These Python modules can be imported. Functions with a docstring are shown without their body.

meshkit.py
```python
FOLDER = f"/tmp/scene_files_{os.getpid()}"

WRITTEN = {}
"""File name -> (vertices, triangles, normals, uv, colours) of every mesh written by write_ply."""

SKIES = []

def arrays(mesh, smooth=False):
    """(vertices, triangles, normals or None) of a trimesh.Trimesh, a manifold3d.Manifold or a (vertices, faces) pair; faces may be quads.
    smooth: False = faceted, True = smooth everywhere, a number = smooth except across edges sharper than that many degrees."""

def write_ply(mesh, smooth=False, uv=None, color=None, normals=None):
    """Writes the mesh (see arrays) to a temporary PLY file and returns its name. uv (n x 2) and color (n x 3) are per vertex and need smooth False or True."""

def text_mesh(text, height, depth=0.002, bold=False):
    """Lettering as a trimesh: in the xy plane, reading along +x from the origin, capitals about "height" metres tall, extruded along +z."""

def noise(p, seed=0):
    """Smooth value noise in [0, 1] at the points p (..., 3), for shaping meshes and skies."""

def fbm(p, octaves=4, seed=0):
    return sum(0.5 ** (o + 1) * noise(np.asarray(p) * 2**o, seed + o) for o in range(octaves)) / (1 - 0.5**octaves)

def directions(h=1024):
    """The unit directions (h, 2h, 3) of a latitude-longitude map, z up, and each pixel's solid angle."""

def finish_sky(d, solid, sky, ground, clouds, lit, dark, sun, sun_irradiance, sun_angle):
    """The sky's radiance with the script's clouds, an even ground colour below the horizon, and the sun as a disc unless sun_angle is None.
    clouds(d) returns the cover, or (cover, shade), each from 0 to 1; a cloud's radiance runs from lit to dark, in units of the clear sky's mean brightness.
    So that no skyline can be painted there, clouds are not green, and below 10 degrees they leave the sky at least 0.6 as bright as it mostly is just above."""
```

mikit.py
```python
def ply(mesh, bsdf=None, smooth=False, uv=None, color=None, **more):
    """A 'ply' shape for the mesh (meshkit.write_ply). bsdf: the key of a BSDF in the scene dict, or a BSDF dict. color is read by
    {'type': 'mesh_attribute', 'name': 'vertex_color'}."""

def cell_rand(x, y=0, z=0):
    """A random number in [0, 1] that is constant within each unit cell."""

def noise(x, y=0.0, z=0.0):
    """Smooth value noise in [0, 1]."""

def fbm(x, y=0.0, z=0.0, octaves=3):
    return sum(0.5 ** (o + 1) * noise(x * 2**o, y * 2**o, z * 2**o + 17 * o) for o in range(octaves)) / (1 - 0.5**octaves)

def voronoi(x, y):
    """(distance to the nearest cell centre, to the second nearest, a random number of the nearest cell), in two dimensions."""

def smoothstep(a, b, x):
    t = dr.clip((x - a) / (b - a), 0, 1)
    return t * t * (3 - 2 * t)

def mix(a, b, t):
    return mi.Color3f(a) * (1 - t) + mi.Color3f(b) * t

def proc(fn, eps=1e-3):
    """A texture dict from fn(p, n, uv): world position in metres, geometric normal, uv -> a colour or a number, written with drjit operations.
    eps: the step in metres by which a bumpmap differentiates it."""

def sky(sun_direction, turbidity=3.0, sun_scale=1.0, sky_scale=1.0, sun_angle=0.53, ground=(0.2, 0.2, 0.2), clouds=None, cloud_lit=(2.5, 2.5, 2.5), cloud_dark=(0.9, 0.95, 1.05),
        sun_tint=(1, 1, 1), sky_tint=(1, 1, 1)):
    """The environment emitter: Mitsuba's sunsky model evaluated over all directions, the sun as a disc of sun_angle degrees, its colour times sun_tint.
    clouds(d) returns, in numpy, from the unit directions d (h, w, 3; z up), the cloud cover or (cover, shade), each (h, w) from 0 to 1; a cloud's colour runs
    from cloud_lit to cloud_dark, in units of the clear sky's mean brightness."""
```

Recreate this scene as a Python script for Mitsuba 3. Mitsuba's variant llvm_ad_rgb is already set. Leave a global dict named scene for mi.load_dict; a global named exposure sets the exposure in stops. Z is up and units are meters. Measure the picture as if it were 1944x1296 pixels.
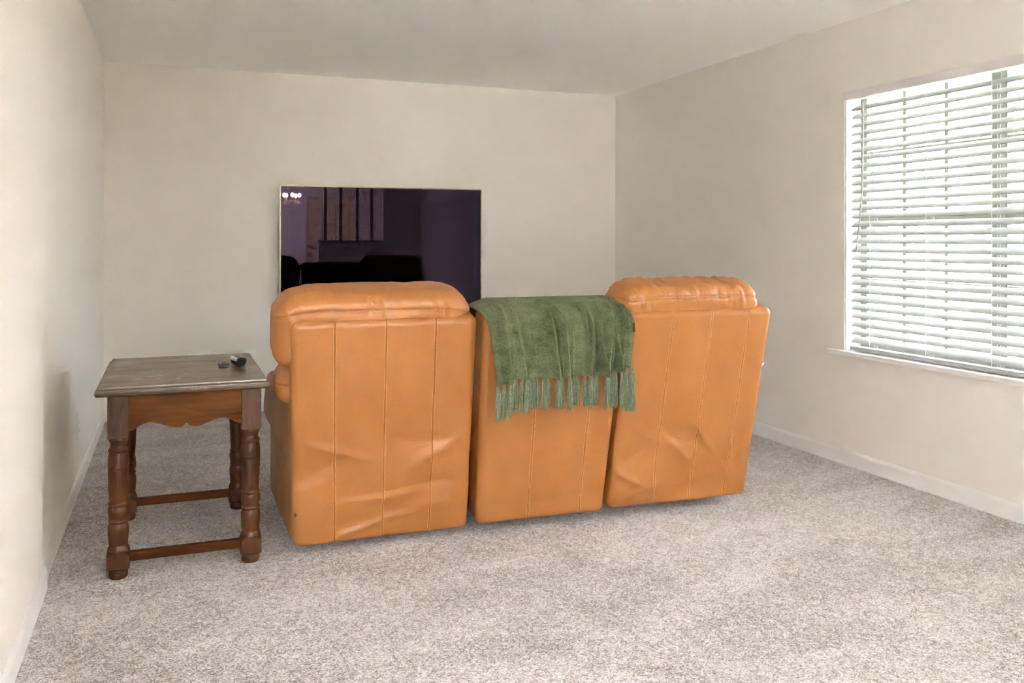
import math
import numpy as np, trimesh, drjit as dr, mitsuba as mi, mikit, meshkit
from mikit import proc, noise, fbm, smoothstep, mix
import manifold3d as m3
from shapely.geometry import Polygon

T = mi.ScalarTransform4f
scene, labels = {}, {}
rng = np.random.default_rng(7)

# ------------------------------------------------------------------ camera, sky, exposure
YAW, ROLL, PITCH, FPX = 0.36896, 0.0012, -0.0018, 1668.62
CAM = np.array([0.0, 0.0, 1.2357])
_f = np.array([0.361, 0.9326, 0.0018]); _u = np.array([-0.0019, -0.0012, 1.0])
scene['camera'] = {'type': 'perspective', 'fov_axis': 'x', 'fov': math.degrees(2 * math.atan(972 / FPX)),
                   'principal_point_offset_x': 0.0, 'principal_point_offset_y': (648 - 451.55) / 1296,
                   'near_clip': 0.02, 'far_clip': 300.0,
                   'to_world': T().look_at(origin=CAM.tolist(), target=(CAM + _f).tolist(), up=_u.tolist())}
exposure = 5.32
SUN = 1.7
scene['sky'] = mikit.sky((-0.5, 0.35, 0.75), turbidity=4.0, sun_scale=SUN, sun_angle=3.0, sky_scale=1.0, ground=(0.30, 0.31, 0.27),
                         clouds=lambda d: np.full(d.shape[:2], 0.96), cloud_lit=(5.0, 5.8, 7.0), cloud_dark=(2.5, 2.6, 2.7), sun_tint=(0.92, 1.0, 1.2))
LAMP, FILL = 0.6, 62.0  # chandelier level, then level of the added fill lamps


# ------------------------------------------------------------------ materials
def two(b): return {'type': 'twosided', 'bsdf': b}
def rgb(*c): return {'type': 'rgb', 'value': list(c)}
def prin(c, rough=0.5, spec=0.5, **k):
    return {'type': 'principled', 'base_color': c if isinstance(c, dict) else rgb(*c), 'roughness': rough, 'specular': spec, **k}
def bump(b, fn, scale=1.0, eps=1e-3):
    return {'type': 'bumpmap', 'arbitrary': proc(fn, eps), 'scale': scale, 'bsdf': b}

def f_paint(p, n, uv): return 0.0006 * fbm(p.x * 55, p.y * 55, p.z * 55, 2)
def f_wallc(p, n, uv):
    return mix((0.80, 0.770, 0.706), (0.78, 0.750, 0.686), fbm(p.x * 1.3, p.y * 1.3, p.z * 1.3, 2))
scene['m_wall'] = two(bump(prin(proc(f_wallc), 0.62, 0.25), f_paint))
scene['m_ceiling'] = two(bump(prin((0.905, 0.905, 0.89), 0.8, 0.2), f_paint))
scene['m_trim'] = two(prin((0.82, 0.81, 0.78), 0.38, 0.5))
scene['m_plate'] = two(prin((0.80, 0.80, 0.77), 0.35, 0.5))
scene['m_dark'] = two(prin((0.02, 0.018, 0.016), 0.6))

def f_carpet(p, n, uv):
    fine = noise(p.x * 230, p.y * 230, 0.0)
    fine2 = noise(p.x * 470 + 31, p.y * 470, 3.0)
    mid = noise(p.x * 60, p.y * 60, 7.0)
    ang = fbm(p.x * 1.1 + 3, p.y * 1.5, 0.0, 3)
    wisp = fbm(p.x * 3 + 4 * ang, p.y * 6 + 5 * ang, 2.0, 3)
    t = 0.5 + 0.85 * (fine - 0.5) + 0.75 * (fine2 - 0.5) + 0.25 * (mid - 0.5) + 0.36 * (wisp - 0.5)
    t = dr.clip(t, 0, 1)
    return mix((0.175, 0.150, 0.131), (0.72, 0.692, 0.674), t)
def f_carpetb(p, n, uv):
    return 0.006 * noise(p.x * 230, p.y * 230, 0.0) + 0.003 * noise(p.x * 470 + 31, p.y * 470, 3.0) + 0.006 * fbm(p.x * 6, p.y * 9, 2.0, 2)
scene['m_carpet'] = two(bump(prin(proc(f_carpet), 0.95, 0.1, sheen=0.25), f_carpetb, 1.0, 6e-4))

def leather_color(p):
    a = fbm(p.x * 7, p.y * 7, p.z * 4, 3)
    b = noise(p.x * 330, p.y * 330, p.z * 330)
    return mix((0.272, 0.095, 0.018), (0.352, 0.140, 0.040), a) * (0.94 + 0.12 * b)
def f_leather(p, n, uv):
    return leather_color(p)
def f_leatherb(p, n, uv):
    return 0.0005 * noise(p.x * 420, p.y * 420, p.z * 420) + 0.0016 * fbm(p.x * 26, p.y * 26, p.z * 26, 2)
scene['m_leather'] = two(bump(prin(proc(f_leather), 0.38, 0.42, clearcoat=0.12, clearcoat_gloss=0.7), f_leatherb, 1.0, 6e-4))
scene['m_stitch'] = two(prin((0.52, 0.26, 0.10), 0.6))
scene['m_stitch_dark'] = two(prin((0.27, 0.10, 0.03), 0.6))
scene['m_rivet'] = two({'type': 'principled', 'base_color': rgb(0.10, 0.07, 0.045), 'metallic': 0.8, 'roughness': 0.35})

def wood(dark, lite, ax):
    def fn(p, n, uv):
        a, b, c = ((p.x, p.y, p.z) if ax == 0 else (p.z, p.x, p.y))
        w = fbm(a * 3.0, b * 9, c * 9, 3)
        g = fbm(a * 7 + 2 * w, b * 110 + 14 * w, c * 110 + 14 * w, 3)
        blotch = fbm(a * 5 + 11, b * 14, c * 14, 2)
        t = dr.clip(0.35 + 1.1 * (g - 0.5) + 1.5 * (blotch - 0.5) + 0.15, 0, 1)
        return mix(dark, lite, t)
    return fn
f_wleg = wood((0.020, 0.007, 0.003), (0.066, 0.022, 0.006), 1)
f_wapron = wood((0.030, 0.009, 0.003), (0.085, 0.029, 0.006), 0)
_top = wood((0.042, 0.023, 0.010), (0.088, 0.054, 0.027), 0)
def f_wtop(p, n, uv):
    base = _top(p, n, uv)
    # worn patches and scratches where the finish is gone, mostly left of centre near the front
    near = dr.exp(-(dr.square((p.x + 0.045) / 0.13) + dr.square((p.y - 3.66) / 0.12)))
    worn = smoothstep(0.62, 0.70, fbm(p.x * 42, p.y * 34, p.z * 60, 3) + 0.20 * near - 0.10)
    base = mix(base, (0.24, 0.115, 0.045), worn * 0.6)
    scratch = smoothstep(0.80, 0.86, noise(p.x * 130 + 5 * p.y, p.y * 22, p.z * 70)) * smoothstep(0.55, 0.7, noise(p.x * 16, p.y * 9, 8.0))
    return mix(base, (0.035, 0.015, 0.008), scratch * 0.8)
def f_woodb(p, n, uv): return 0.0004 * fbm(p.x * 90, p.y * 90, p.z * 30, 2)
scene['m_wood_leg'] = two(bump(prin(proc(f_wleg), 0.36, 0.2, clearcoat=0.1, clearcoat_gloss=0.8), f_woodb))
scene['m_wood_apron'] = two(bump(prin(proc(f_wapron), 0.5, 0.06, clearcoat=0.02, clearcoat_gloss=0.8), f_woodb))
scene['m_wood_top'] = two(bump(prin(proc(f_wtop), 0.24, 0.34, clearcoat=0.2, clearcoat_gloss=0.9), f_woodb))

def f_blanket(p, n, uv):
    q = noise(p.x * 470, p.y * 240, p.z * 700)
    q2 = noise(p.x * 800, p.y * 400, p.z * 420 + 9)
    nap_shade = fbm(p.x * 22, p.y * 3, p.z * 4, 2)  # light and dark fold bands of the nap, painted into the colour
    m = fbm(p.x * 30, p.y * 22, p.z * 30, 3)
    t = dr.clip(0.5 + 1.0 * (q - 0.5) + 0.7 * (q2 - 0.5) + 0.6 * (m - 0.5) + 0.55 * (nap_shade - 0.5), 0, 1)
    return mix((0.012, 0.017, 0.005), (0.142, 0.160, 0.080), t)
def f_blanketb(p, n, uv): return 0.0018 * noise(p.x * 470, p.y * 240, p.z * 700) + 0.004 * fbm(p.x * 45, p.y * 30, p.z * 45, 2)
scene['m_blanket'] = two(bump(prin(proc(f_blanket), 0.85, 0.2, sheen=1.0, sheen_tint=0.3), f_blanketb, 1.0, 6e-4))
def f_tassel(p, n, uv):
    q = noise(p.x * 480, p.y * 300, p.z * 330)
    return mix((0.030, 0.040, 0.016), (0.235, 0.265, 0.165), q)
scene['m_tassel'] = two(prin(proc(f_tassel), 0.85, 0.2, sheen=0.6))

scene['m_screen'] = two({'type': 'conductor', 'material': 'none', 'specular_reflectance': rgb(0.0135, 0.0098, 0.0158)})
scene['m_bezel'] = two(prin((0.02, 0.018, 0.016), 0.25))
scene['m_bezel_edge'] = two({'type': 'principled', 'base_color': rgb(0.42, 0.34, 0.20), 'metallic': 0.7, 'roughness': 0.35})
scene['m_black_plastic'] = two(prin((0.010, 0.010, 0.010), 0.3, 0.3))
scene['m_grey_plastic'] = two(prin((0.045, 0.045, 0.042), 0.4, 0.3))
scene['m_silver'] = two({'type': 'principled', 'base_color': rgb(0.62, 0.61, 0.58), 'metallic': 0.6, 'roughness': 0.28})
scene['m_brass'] = two({'type': 'principled', 'base_color': rgb(0.72, 0.50, 0.20), 'metallic': 1.0, 'roughness': 0.25})
scene['m_slat'] = two(prin((0.41, 0.41, 0.405), 0.42, 0.4))
scene['m_rail'] = two(prin((0.72, 0.69, 0.69), 0.45, 0.4))
scene['m_cord'] = two(prin((0.80, 0.80, 0.78), 0.7))
scene['m_wand'] = two(prin((0.36, 0.33, 0.35), 0.35))
scene['m_sash'] = two(prin((0.25, 0.245, 0.20), 0.45))
scene['m_glass'] = {'type': 'thindielectric', 'int_ior': 1.5}
scene['m_crystal'] = two(prin((0.75, 0.72, 0.68), 0.25, 0.8))
scene['m_door'] = two(prin((0.84, 0.72, 0.48), 0.4))
scene['m_doorgroove'] = two(prin((0.40, 0.33, 0.22), 0.5))
scene['m_post'] = two(prin((0.30, 0.27, 0.27), 0.4))
scene['m_ground'] = two(prin(proc(lambda p, n, uv: mix(mix((0.17, 0.20, 0.12), (0.28, 0.31, 0.20), fbm(p.x * 3, p.y * 3, 0, 3)), (0.58, 0.575, 0.55), smoothstep(7.6, 7.5, p.x))), 0.9, 0.1))  # grass; pale concrete near the house added to whiten the incoming light
scene['m_leaf'] = {'type': 'principledthin', 'base_color': rgb(0.36, 0.46, 0.24), 'roughness': 0.5, 'diff_trans': 0.8}
scene['m_bark'] = two(prin((0.16, 0.115, 0.08), 0.9))
scene['m_siding'] = two(prin((0.72, 0.62, 0.50), 0.7))

# ------------------------------------------------------------------ helpers
def numbered(key):
    if key not in scene and not any(k.startswith(key + '__') for k in scene): return key
    i = 1
    while f'{key}_{i:03d}' in scene or any(k.startswith(f'{key}_{i:03d}__') for k in scene): i += 1
    return f'{key}_{i:03d}'
def put(key, mesh, m, smooth=False, **k):
    key = numbered(key)
    scene[key] = mikit.ply(mesh, m, smooth=smooth, **k)
    return key
def tag(key, label, cat=None, group=None, kind=None):
    labels[key] = {'label': label}
    if cat: labels[key]['category'] = cat
    if group: labels[key]['group'] = group
    if kind: labels[key]['kind'] = kind
def cat(ms): return trimesh.util.concatenate([m for m in ms])
def tm(V, F): return trimesh.Trimesh(np.asarray(V, float), np.asarray(F, int), process=False)
def box(x0, x1, y0, y1, z0, z1):
    b = trimesh.creation.box(extents=(x1 - x0, y1 - y0, z1 - z0)); b.apply_translation(((x0 + x1) / 2, (y0 + y1) / 2, (z0 + z1) / 2)); return b
def cbox(x0, x1, y0, y1, z0, z1, r=0.003, n=3):
    V, F, _ = rbox((x1 - x0) / 2, (y1 - y0) / 2, (z1 - z0) / 2, r, 1, 1, 1, n)
    return tm(V + [(x0 + x1) / 2, (y0 + y1) / 2, (z0 + z1) / 2], F)
def axis(h, r, n, k, extra=()):
    i = np.linspace(-(h - r), h - r, n + 1)
    i = np.concatenate([i, [e for e in extra if abs(e) < h - r - 1e-4]])
    i = np.unique(np.round(i, 6))
    o = h - r + r * np.tan(np.linspace(0, np.pi / 4, k + 1)[1:])
    return np.concatenate([-o[::-1], i, o])
def rbox(hx, hy, hz, r, nx=8, ny=4, nz=8, k=4, ex=(), ez=(), ey=()):
    """A rounded box as (vertices, faces, outward normals), finely divided, with extra division lines where asked."""
    ax = [axis(hx, r, nx, k, ex), axis(hy, r, ny, k, ey), axis(hz, r, nz, k, ez)]
    H = (hx, hy, hz); Vs, Fs, off = [], [], 0
    for a in range(3):
        b, c = (a + 1) % 3, (a + 2) % 3
        B, Cc = np.meshgrid(ax[b], ax[c], indexing='ij')
        nb, nc = B.shape
        idx = np.arange(nb * nc).reshape(nb, nc)
        q = np.stack([idx[:-1, :-1], idx[1:, :-1], idx[1:, 1:], idx[:-1, 1:]], -1).reshape(-1, 4)
        for sgn in (1, -1):
            v = np.zeros((nb * nc, 3)); v[:, a] = sgn * H[a]; v[:, b] = B.ravel(); v[:, c] = Cc.ravel()
            qq = q if sgn > 0 else q[:, ::-1]
            Vs.append(v); Fs.append(np.vstack([qq[:, [0, 1, 2]], qq[:, [0, 2, 3]]]) + off); off += len(v)
    V, F = np.vstack(Vs), np.vstack(Fs)
    _, first, inv = np.unique(np.round(V, 6), axis=0, return_index=True, return_inverse=True)
    V, F = V[first], inv.ravel()[F]
    q = np.clip(V, -(np.array(H) - r), np.array(H) - r)
    d = V - q; N = d / np.linalg.norm(d, axis=1, keepdims=True)
    return q + r * N, F, N
def tube(pts, r, sides=6, cap=True):
    p = np.asarray(pts, float); n = len(p)
    t = np.gradient(p, axis=0); t /= np.linalg.norm(t, axis=1, keepdims=True) + 1e-12
    a = np.cross(t, [0, 0, 1.0]); bad = np.linalg.norm(a, axis=1) < 0.2
    a[bad] = np.cross(t[bad], [1.0, 0, 0]); a /= np.linalg.norm(a, axis=1, keepdims=True)
    for i in range(1, n):                                         # keep the frame from flipping
        a[i] = a[i - 1] - t[i] * (a[i - 1] @ t[i]); a[i] /= np.linalg.norm(a[i])
    b = np.cross(t, a); g = np.arange(sides) * 2 * np.pi / sides
    R = np.broadcast_to(r, (n,))[:, None, None]
    V = (p[:, None] + R * (np.cos(g)[None, :, None] * a[:, None] + np.sin(g)[None, :, None] * b[:, None])).reshape(-1, 3)
    i, j = np.meshgrid(np.arange(n - 1), np.arange(sides), indexing='ij')
    q = np.stack([i * sides + j, i * sides + (j + 1) % sides, (i + 1) * sides + (j + 1) % sides, (i + 1) * sides + j], -1).reshape(-1, 4)
    F = np.vstack([q[:, [0, 1, 2]], q[:, [0, 2, 3]]])
    if cap:
        c0, c1 = len(V), len(V) + 1; V = np.vstack([V, p[0], p[-1]])
        k = np.arange(sides); e = (n - 1) * sides
        F = np.vstack([F, np.stack([k * 0 + c0, (k + 1) % sides, k], 1), np.stack([k * 0 + c1, e + k, e + (k + 1) % sides], 1)])
    return tm(V, F)
def lathe(prof, seg=40):
    return trimesh.creation.revolve(np.array(prof, float), sections=seg)
def spline(pts, n):
    from scipy.interpolate import PchipInterpolator
    p = np.array(pts, float)
    s = np.concatenate([[0], np.cumsum(np.linalg.norm(np.diff(p, axis=0), axis=1))])
    u = np.linspace(0, s[-1], n)
    return np.stack([PchipInterpolator(s, p[:, i])(u) for i in range(p.shape[1])], 1)
def extrude(poly, d, M):
    """A shapely polygon of (a, b) extruded by d, placed by the 3x3 columns M = [a-axis, b-axis, depth axis] and origin."""
    m = trimesh.creation.extrude_polygon(poly, d, engine='earcut'); A, o = M
    m.vertices = m.vertices @ np.array(A, float) + np.array(o, float)
    if np.linalg.det(np.array(A, float)) < 0: m.invert()
    return m
def N3(p, seed=0): return meshkit.noise(np.asarray(p), seed) - 0.5

# ------------------------------------------------------------------ room shell
XL, XR, YB, H = -0.431, 3.466, 6.556, 2.44
YO, YD, YF = 1.30, -1.0, -3.40           # where the left wall ends, the divider, the front wall with the door
XW = -4.2                                # far side of the dining end behind the camera
def struct(key, mesh, m, label, catg, smooth=False):
    k = put(key, mesh, m, smooth); tag(k, label, catg, kind='structure'); return k

fl = tm([[XW - .2, YF - .2, 0], [XR + .2, YF - .2, 0], [XR + .2, YB + .2, 0], [XW - .2, YB + .2, 0]], [[0, 1, 2], [0, 2, 3]])
fl = cat([fl, box(XW - .2, XR + .2, YF - .2, YB + .2, -0.15, -0.01)])
struct('floor', fl, 'm_carpet', 'beige cut-pile wall-to-wall carpet with brushed marks', 'carpet')
struct('ceiling', box(XW - .2, XR + .2, YF - .2, YB + .2, H, H + 0.15), 'm_ceiling', 'plain off-white painted ceiling', 'ceiling')
struct('wall_back', box(XL - .2, XR + .2, YB, YB + 0.15, 0, H), 'm_wall', 'cream wall behind the television', 'wall')
JOG = 3.47
lw = cat([box(XL - 0.15, XL, JOG, YB, 0, H), cbox(XL - 0.15, XL + 0.013, YO, JOG, -0.02, H + .02, 0.004)])
struct('wall_left', lw, 'm_wall', 'pale wall beside the wooden side table, with a shallow step in it', 'wall')
# right wall with the window opening
WY0, WY1, WZ0, WZ1 = 2.02, 3.868, 0.628, 2.047
TH = 0.16
rw = cat([box(XR, XR + TH, YF, WY0, 0, H), box(XR, XR + TH, WY1, YB, 0, H), box(XR, XR + TH, WY0, WY1, 0, WZ0 - 0.03), box(XR, XR + TH, WY0, WY1, WZ1, H)])
struct('wall_right', rw, 'm_wall', 'cream wall holding the wide window with the white blind', 'wall')
# behind the camera: dining end on the left with an added patio door for fill daylight, entry hall with the front door on the right
PX0, PX1, PZ1 = -2.4, -0.9, 2.08
fw = cat([box(XW, PX0, YF - .15, YF, 0, H), box(PX1, 1.86, YF - .15, YF, 0, H), box(PX0, PX1, YF - .15, YF, PZ1, H), box(2.82, XR, YF - .15, YF, 0, H), box(1.86, 2.82, YF - .15, YF, 2.06, H)])
struct('wall_front', fw, 'm_wall', 'cream wall around the front door, seen mirrored in the television', 'wall')
struct('wall_dining', cat([box(XW - .15, XW, YF, YO + .15, 0, H), box(XW, XL + .013, YO, YO + .12, 0, H)]), 'm_wall', 'cream walls of the dining end behind the viewer', 'wall')

def baseboard(key, p0, p1, nrm, label):
    prof = [(0, 0), (0.012, 0), (0.012, 0.062), (0.0105, 0.070), (0.007, 0.077), (0.003, 0.083), (0, 0.083)]
    p0, p1, nrm = np.array(p0, float), np.array(p1, float), np.array(nrm, float)
    L = np.linalg.norm(p1 - p0); d = (p1 - p0) / L
    m = extrude(Polygon(prof), L, ([nrm, [0, 0, 1], d], p0))
    return struct(key, m, 'm_trim', label, 'baseboard', 25)
baseboard('baseboard_back', (XL, YB, 0), (XR, YB, 0), (0, -1, 0), 'white baseboard along the back wall')
baseboard('baseboard_left', (XL, JOG, 0), (XL, YB, 0), (1, 0, 0), 'white baseboard along the left wall beyond the step')
baseboard('baseboard_left', (XL + .013, YO, 0), (XL + .013, JOG + .012, 0), (1, 0, 0), 'white baseboard along the left wall nearest the viewer')
baseboard('baseboard_right', (XR, YF, 0), (XR, YB, 0), (-1, 0, 0), 'white baseboard under the window')

# ------------------------------------------------------------------ window (structure) and its parts
XG = XR + 0.125
W = 'window_1'
def wbar(part, y0, y1, z0, z1, x0=XG - 0.02, x1=XG + 0.02, m='m_sash'):
    return put(f'{W}__{part}', cbox(x0, x1, y0, y1, z0, z1, 0.003, 2), m, 35)
tag(W, 'wide double window with grey-green sashes and white sill behind the blind', 'window', kind='structure')
for y0, y1 in ((WY1 - 0.012, WY1), (WY0, WY0 + 0.012)): wbar('jamb', y0, y1, WZ0, WZ1, XR + 0.004, XR + TH, 'm_trim')
wbar('head', WY0, WY1, WZ1 - 0.005, WZ1, XR + 0.004, XR + TH, 'm_trim')
wbar('mullion', 2.962, 3.003, WZ0, WZ1, XG - 0.03, XG + 0.035)
for a, b in ((3.003, WY1 - 0.012), (WY0 + 0.012, 2.950)):
    for y0, y1 in ((a, a + 0.018), (b - 0.045, b)) if a > 2.9 else ((a, a + 0.045), (b - 0.013, b)): wbar('stile', y0, y1, WZ0 + .005, WZ1 - .004)
    for z0, z1 in ((WZ1 - 0.016, WZ1 - 0.004), (1.338, 1.372), (WZ0, WZ0 + 0.045)): wbar('rail', a + .01, b - .01, z0, z1)
    lo, hi = (3.02, 3.82) if a > 2.9 else (2.08, 2.937)
    for k in (1, 2): wbar('muntin', lo + (hi - lo) * k / 3 - 0.011, lo + (hi - lo) * k / 3 + 0.011, WZ0 + .03, WZ1 - .01, XG - 0.012, XG + 0.012)
    for z in (1.709, 1.014): wbar('muntin', a + .01, b - .01, z - 0.009, z + 0.009, XG - 0.0125, XG + 0.0115)
    for z0, z1 in ((WZ0 + .04, 1.34), (1.37, WZ1 - .01)):
        put(f'{W}__pane', tm([[XG, a + .015, z0], [XG, b - .01, z0], [XG, b - .01, z1], [XG, a + .015, z1]], [[0, 1, 2], [0, 2, 3]]), 'm_glass')
k = put(f'{W}__sill', cbox(XR - 0.035, XR + TH - .01, WY0 - 0.10, WY1 + 0.105, 0.600, 0.628, 0.006, 4), 'm_trim', 40)
labels[k] = {'label': 'white window sill projecting from the wall'}

# horizontal blind inside the opening
B = 'window_blind'
tag(B, 'white slatted horizontal blind with tilted slats hanging in the window', 'blind')
by0, by1, xb = WY0 + 0.035, WY1 - 0.036, XR + 0.036
k = put(f'{B}__valance', cbox(XR - 0.012, XR + 0.006, WY0 - 0.004, WY1 + 0.004, 2.003, WZ1 + .0015, 0.003), 'm_rail', 35)
labels[k] = {'label': 'greyish valance strip across the top of the blind'}
put(f'{B}__head_rail', cbox(XR + 0.008, XR + 0.062, by0, by1, 2.006, WZ1 - 0.002, 0.003), 'm_slat', 35)
TILT = math.radians(36)
u = np.linspace(-1, 1, 9)
prof = np.stack([0.0255 * u, 0.0040 * (1 - u ** 2)], 1)
prof = np.vstack([prof, np.stack([0.0255 * u[::-1], 0.0040 * (1 - u[::-1] ** 2) - 0.0026], 1)])
ca, sa = math.cos(TILT), math.sin(TILT)
prof = np.stack([prof[:, 0] * ca - prof[:, 1] * sa, prof[:, 0] * sa + prof[:, 1] * ca], 1)
slat = extrude(Polygon(prof), by1 - by0, ([[1, 0, 0], [0, 0, 1], [0, 1, 0]], (xb, by0, 0)))
slat_ply = mikit.ply(slat, 'm_slat', smooth=40)
NS, zs0, zs1 = 29, 0.690, 1.958
for i in range(NS):
    z = zs1 + (zs0 - zs1) * i / (NS - 1)
    scene[numbered(f'{B}__slat')] = {**slat_ply, 'to_world': T().translate([0, 0, z + 0.0012 * math.sin(i * 2.1)])}
put(f'{B}__bottom_rail', cbox(xb - 0.027, xb + 0.025, by0, by1 + .004, 0.6345, 0.655, 0.005), 'm_slat', 35)
for y in (3.689, 3.313, 2.939, 2.56, 2.2):
    put(f'{B}__ladder_cord', cat([tube([[xb - 0.026, y, 0.65], [xb - 0.026, y, 1.96]], 0.0010, 5), tube([[xb + 0.026, y, 0.65], [xb + 0.026, y, 1.96]], 0.0010, 5),
                                  tube([[xb - .004, y - 0.012, 0.65], [xb - .004, y - 0.012, 1.96]], 0.0008, 5)]), 'm_cord', True)
wp = spline([[XR - 0.020, 3.708, 1.975], [XR - 0.022, 3.704, 1.80], [XR - 0.023, 3.706, 1.55], [XR - 0.024, 3.722, 1.36], [XR - 0.025, 3.750, 1.172]], 24)
k = put(f'{B}__tilt_wand', cat([tube(wp, 0.0042, 6), tube([[XR - 0.02, 3.708, 1.97], [XR + .012, 3.708, 1.985]], 0.003, 6)]), 'm_wand', 40)
labels[k] = {'label': 'thin grey tilt wand'}

# ------------------------------------------------------------------ outdoors
struct('ground', tm([[-60, -60, -0.35], [60, -60, -0.35], [60, 60, -0.35], [-60, 60, -0.35]], [[0, 1, 2], [0, 2, 3]]), 'm_ground', 'lawn outside the window with added pale concrete near the house', 'lawn')
struct('roof_eave', cat([box(XR + TH, XR + TH + 1.7, YF - 1, YB + 1, 2.30, 2.36), box(XR + TH + 1.67, XR + TH + 1.7, YF - 1, YB + 1, 2.22, 2.45)]), 'm_siding', 'eave overhanging the window outside', 'eave')
struct('roof', box(XW - .8, XR + TH + 1.7, YF - .8, YB + .8, H + .16, H + .25), 'm_siding', 'flat roof over the rooms', 'roof')
def tree(x, y, h, r, n, seed, label):
    g = np.random.default_rng(seed); key = numbered('garden_tree')
    c = g.normal(size=(9, 3)); c /= np.linalg.norm(c, axis=1, keepdims=True); c = c * r * 0.55 * g.random((9, 1)) ** 0.4 + [x, y, h - r]
    d = g.normal(size=(n, 3)); d /= np.linalg.norm(d, axis=1, keepdims=True)
    p = c[g.integers(0, 9, n)] + d * r * 0.55 * g.random((n, 1)) ** 0.5
    a = g.normal(size=(n, 3)); a /= np.linalg.norm(a, axis=1, keepdims=True)
    b = np.cross(a, d); b /= np.linalg.norm(b, axis=1, keepdims=True)
    s = 0.11
    V = np.stack([p - a * s, p + b * s * .5, p + a * s, p - b * s * .5], 1).reshape(-1, 3)
    q = np.arange(n)[:, None] * 4
    F = np.vstack([q + [0, 1, 2], q + [0, 2, 3]])
    put(key + '__foliage', tm(V, F), 'm_leaf'); labels[key + '__foliage'] = {'label': 'green leaves of the crown', 'kind': 'stuff'}
    pts = [[x, y, -0.35], [x + .05, y, h * .3], [x, y + .05, h - r]]
    put(key + '__trunk', tube(spline(pts, 8), np.linspace(0.16, 0.06, 8), 9), 'm_bark', True)
    tag(key, label, 'tree')
tree(24.0, 18.5, 6.2, 2.4, 5200, 1, 'pale green tree far outside, seen through the upper right slats of the blind')
tree(31.0, 37.0, 6.0, 2.6, 5200, 2, 'green tree outside beyond the left part of the window')

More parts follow.
